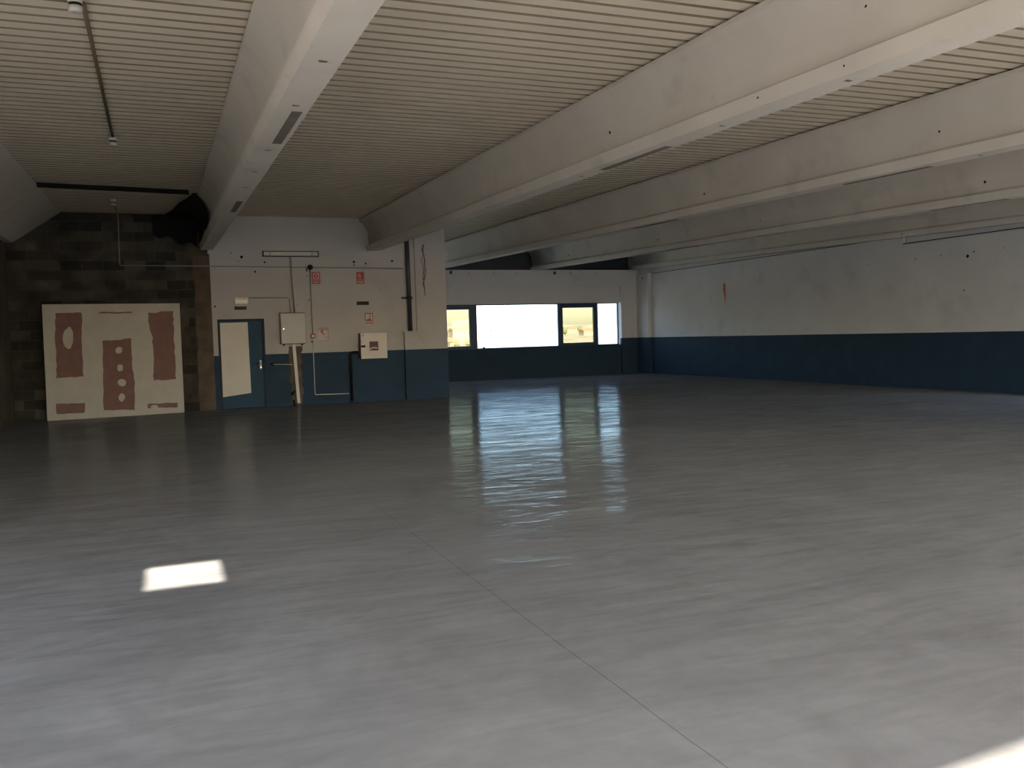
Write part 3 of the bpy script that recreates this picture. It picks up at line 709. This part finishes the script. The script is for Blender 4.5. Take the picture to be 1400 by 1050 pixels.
# ------------------------------------------------------------------ outdoors beyond the window and behind the goods door
MT['yard'] = mat('pale_yard', (.28,.26,.23), .9, var=.1, scale=.5)
MT['land'] = mat('dry_hillside', (.40,.385,.31), .95, var=.35, scale=.03)
MT['render'] = mat('pale_render', (.40,.36,.31), .9, var=.05)
MT['tile'] = mat('orange_roof_tile', (.46,.27,.18), .9, var=.1)
MT['leaf'] = mat('olive_foliage', (.20,.24,.12), .9, var=.3, scale=1)
MT['bark'] = mat('bark', (.12,.09,.06), .9)
b = MB(); b.face([(XR+.3,REAR,-.06),(80,REAR,-.06),(80,30,-.06),(XR+.3,30,-.06)]); b.face([(-60,REAR-.7,-.06),(XL-.25,REAR-.7,-.06),(XL-.25,30,-.06),(-60,30,-.06)]); b.face([(-60,REAR-.7,-.06),(80,REAR-.0,-.06),(80,-90,-.06),(-60,-90,-.06)])
tag(b.build('ground_yard', MT['yard']), kind='structure')
b = MB(); NX, NY = 60, 60; g = []
def land_z(x, y):                                   # ground falls into a valley and rises to a far ridge
    z = -3.0 + 5*min(1, max(0, (y-380)/450)); t = min(1, max(0, (y-850)/700)); z += 17*t*t*(3-2*t)
    return z + (3.0*noise.noise((x*.003, y*.003, 1)) + 1.0*noise.noise((x*.012, y*.012, 5)))*min(1, max(0, (y-800)/400))
for j in range(NY+1):
    row = []
    for i in range(NX+1):
        y = 31 + 1600*(j/NY)**1.8; x = -40 + y*.05 + i/NX*(80+y*.75); row.append(b.bm.verts.new((x, y, land_z(x, y))))
    g.append(row)
for j in range(NY):
    for i in range(NX): b.bm.faces.new((g[j][i], g[j][i+1], g[j+1][i+1], g[j+1][i])).smooth = True
tag(b.build('ground_hillside', MT['land']), kind='structure')
def at(px, y): return y*math.tan(yaw + math.atan((px-700)/1216.6))      # bearing of a landmark, taken at its distance
def house(px, y, w_, d, h, roof, label):
    x = at(px, y); z0 = land_z(x, y)-.6; hs = tag(empty('house', (x, y, z0)), label, 'house')
    part('walls', MB().box(x-w_/2, x+w_/2, y-d/2, y+d/2, z0, z0+h), MT['render'], hs)
    b = MB(); o_ = .4
    b.loft([(x-w_/2-o_,y-d/2-o_,z0+h),(x-w_/2-o_,y+d/2+o_,z0+h),(x-w_/2-o_,y,z0+h+roof)], [(x+w_/2+o_,y-d/2-o_,z0+h),(x+w_/2+o_,y+d/2+o_,z0+h),(x+w_/2+o_,y,z0+h+roof)])
    part('roof', b, MT['tile'], hs)
    n = max(2, int(w_/3.4))
    for zz in ([z0+1.6] if h < 5 else [z0+1.6, z0+4.6]):
        for k in range(n):
            xx = x-w_/2 + w_*(k+.5)/n
            part('window', MB().box(xx-.55, xx+.55, y-d/2-.05, y-d/2+.02, zz, zz+1.3), MT['shutter'], hs)
MT['shutter'] = mat('shutter', (.16,.15,.14), .8)
house(616, 330, 5.5, 7, 3.2, 1.8, 'low orange-roofed house at the lower left of the left casement view')
house(631, 620, 14, 10, 7.5, 1.5, 'widest pale two-storey house seen through the left casement')
house(621, 760, 11, 10, 6.0, 2.0, 'pale house far up the slope at the left edge of the left casement view')
house(640, 820, 9, 9, 4.0, 1.5, 'small far house at the right of the left casement view')
house(806, 640, 12, 9, 4.2, 1.8, 'pale house at the right of the right casement view')
house(780, 900, 13, 9, 5.5, 1.8, 'far house on the rise at the left of the right casement view')
house(680, 950, 12, 9, 5.5, 1.8, 'far pale house at the left of the large pane view')
def tree(px, y, h, label):
    x = at(px, y); z0 = land_z(x, y)-.2; t = tag(empty('tree', (x, y, z0)), label, 'tree')
    part('trunk', MB().tube([(x,y,z0),(x+.1,y,z0+h*.35),(x,y,z0+h*.6)], [h*.05,h*.04,h*.02], 8), MT['bark'], t)
    bm = bmesh.new(); bmesh.ops.create_icosphere(bm, subdivisions=4, radius=1)
    for v in bm.verts:
        n_ = v.co.normalized(); k = 1 + .35*noise.noise(n_*2.2+Vector((x,y,0))) + .18*noise.noise(n_*6+Vector((y,x,0)))
        v.co = Vector((n_.x*h*.36*k, n_.y*h*.36*k, n_.z*h*.36*k)) + Vector((x, y, z0+h*.64))
    me = bpy.data.meshes.new('crown'); bm.to_mesh(me); bm.free(); me.materials.append(MT['leaf'])
    c = bpy.data.objects.new('crown', me); COL.objects.link(c); adopt(t, c)
tree(626, 300, 2.6, 'green bush beside the low orange-roofed house')
tree(641, 360, 3.0, 'small green tree at the lower right of the left casement view')
tree(757, 700, 7, 'distant tree at the right end of the large pane view')
tree(774, 660, 6, 'distant tree at the left of the right casement view')
tree(795, 800, 7, 'distant tree in the middle of the right casement view')
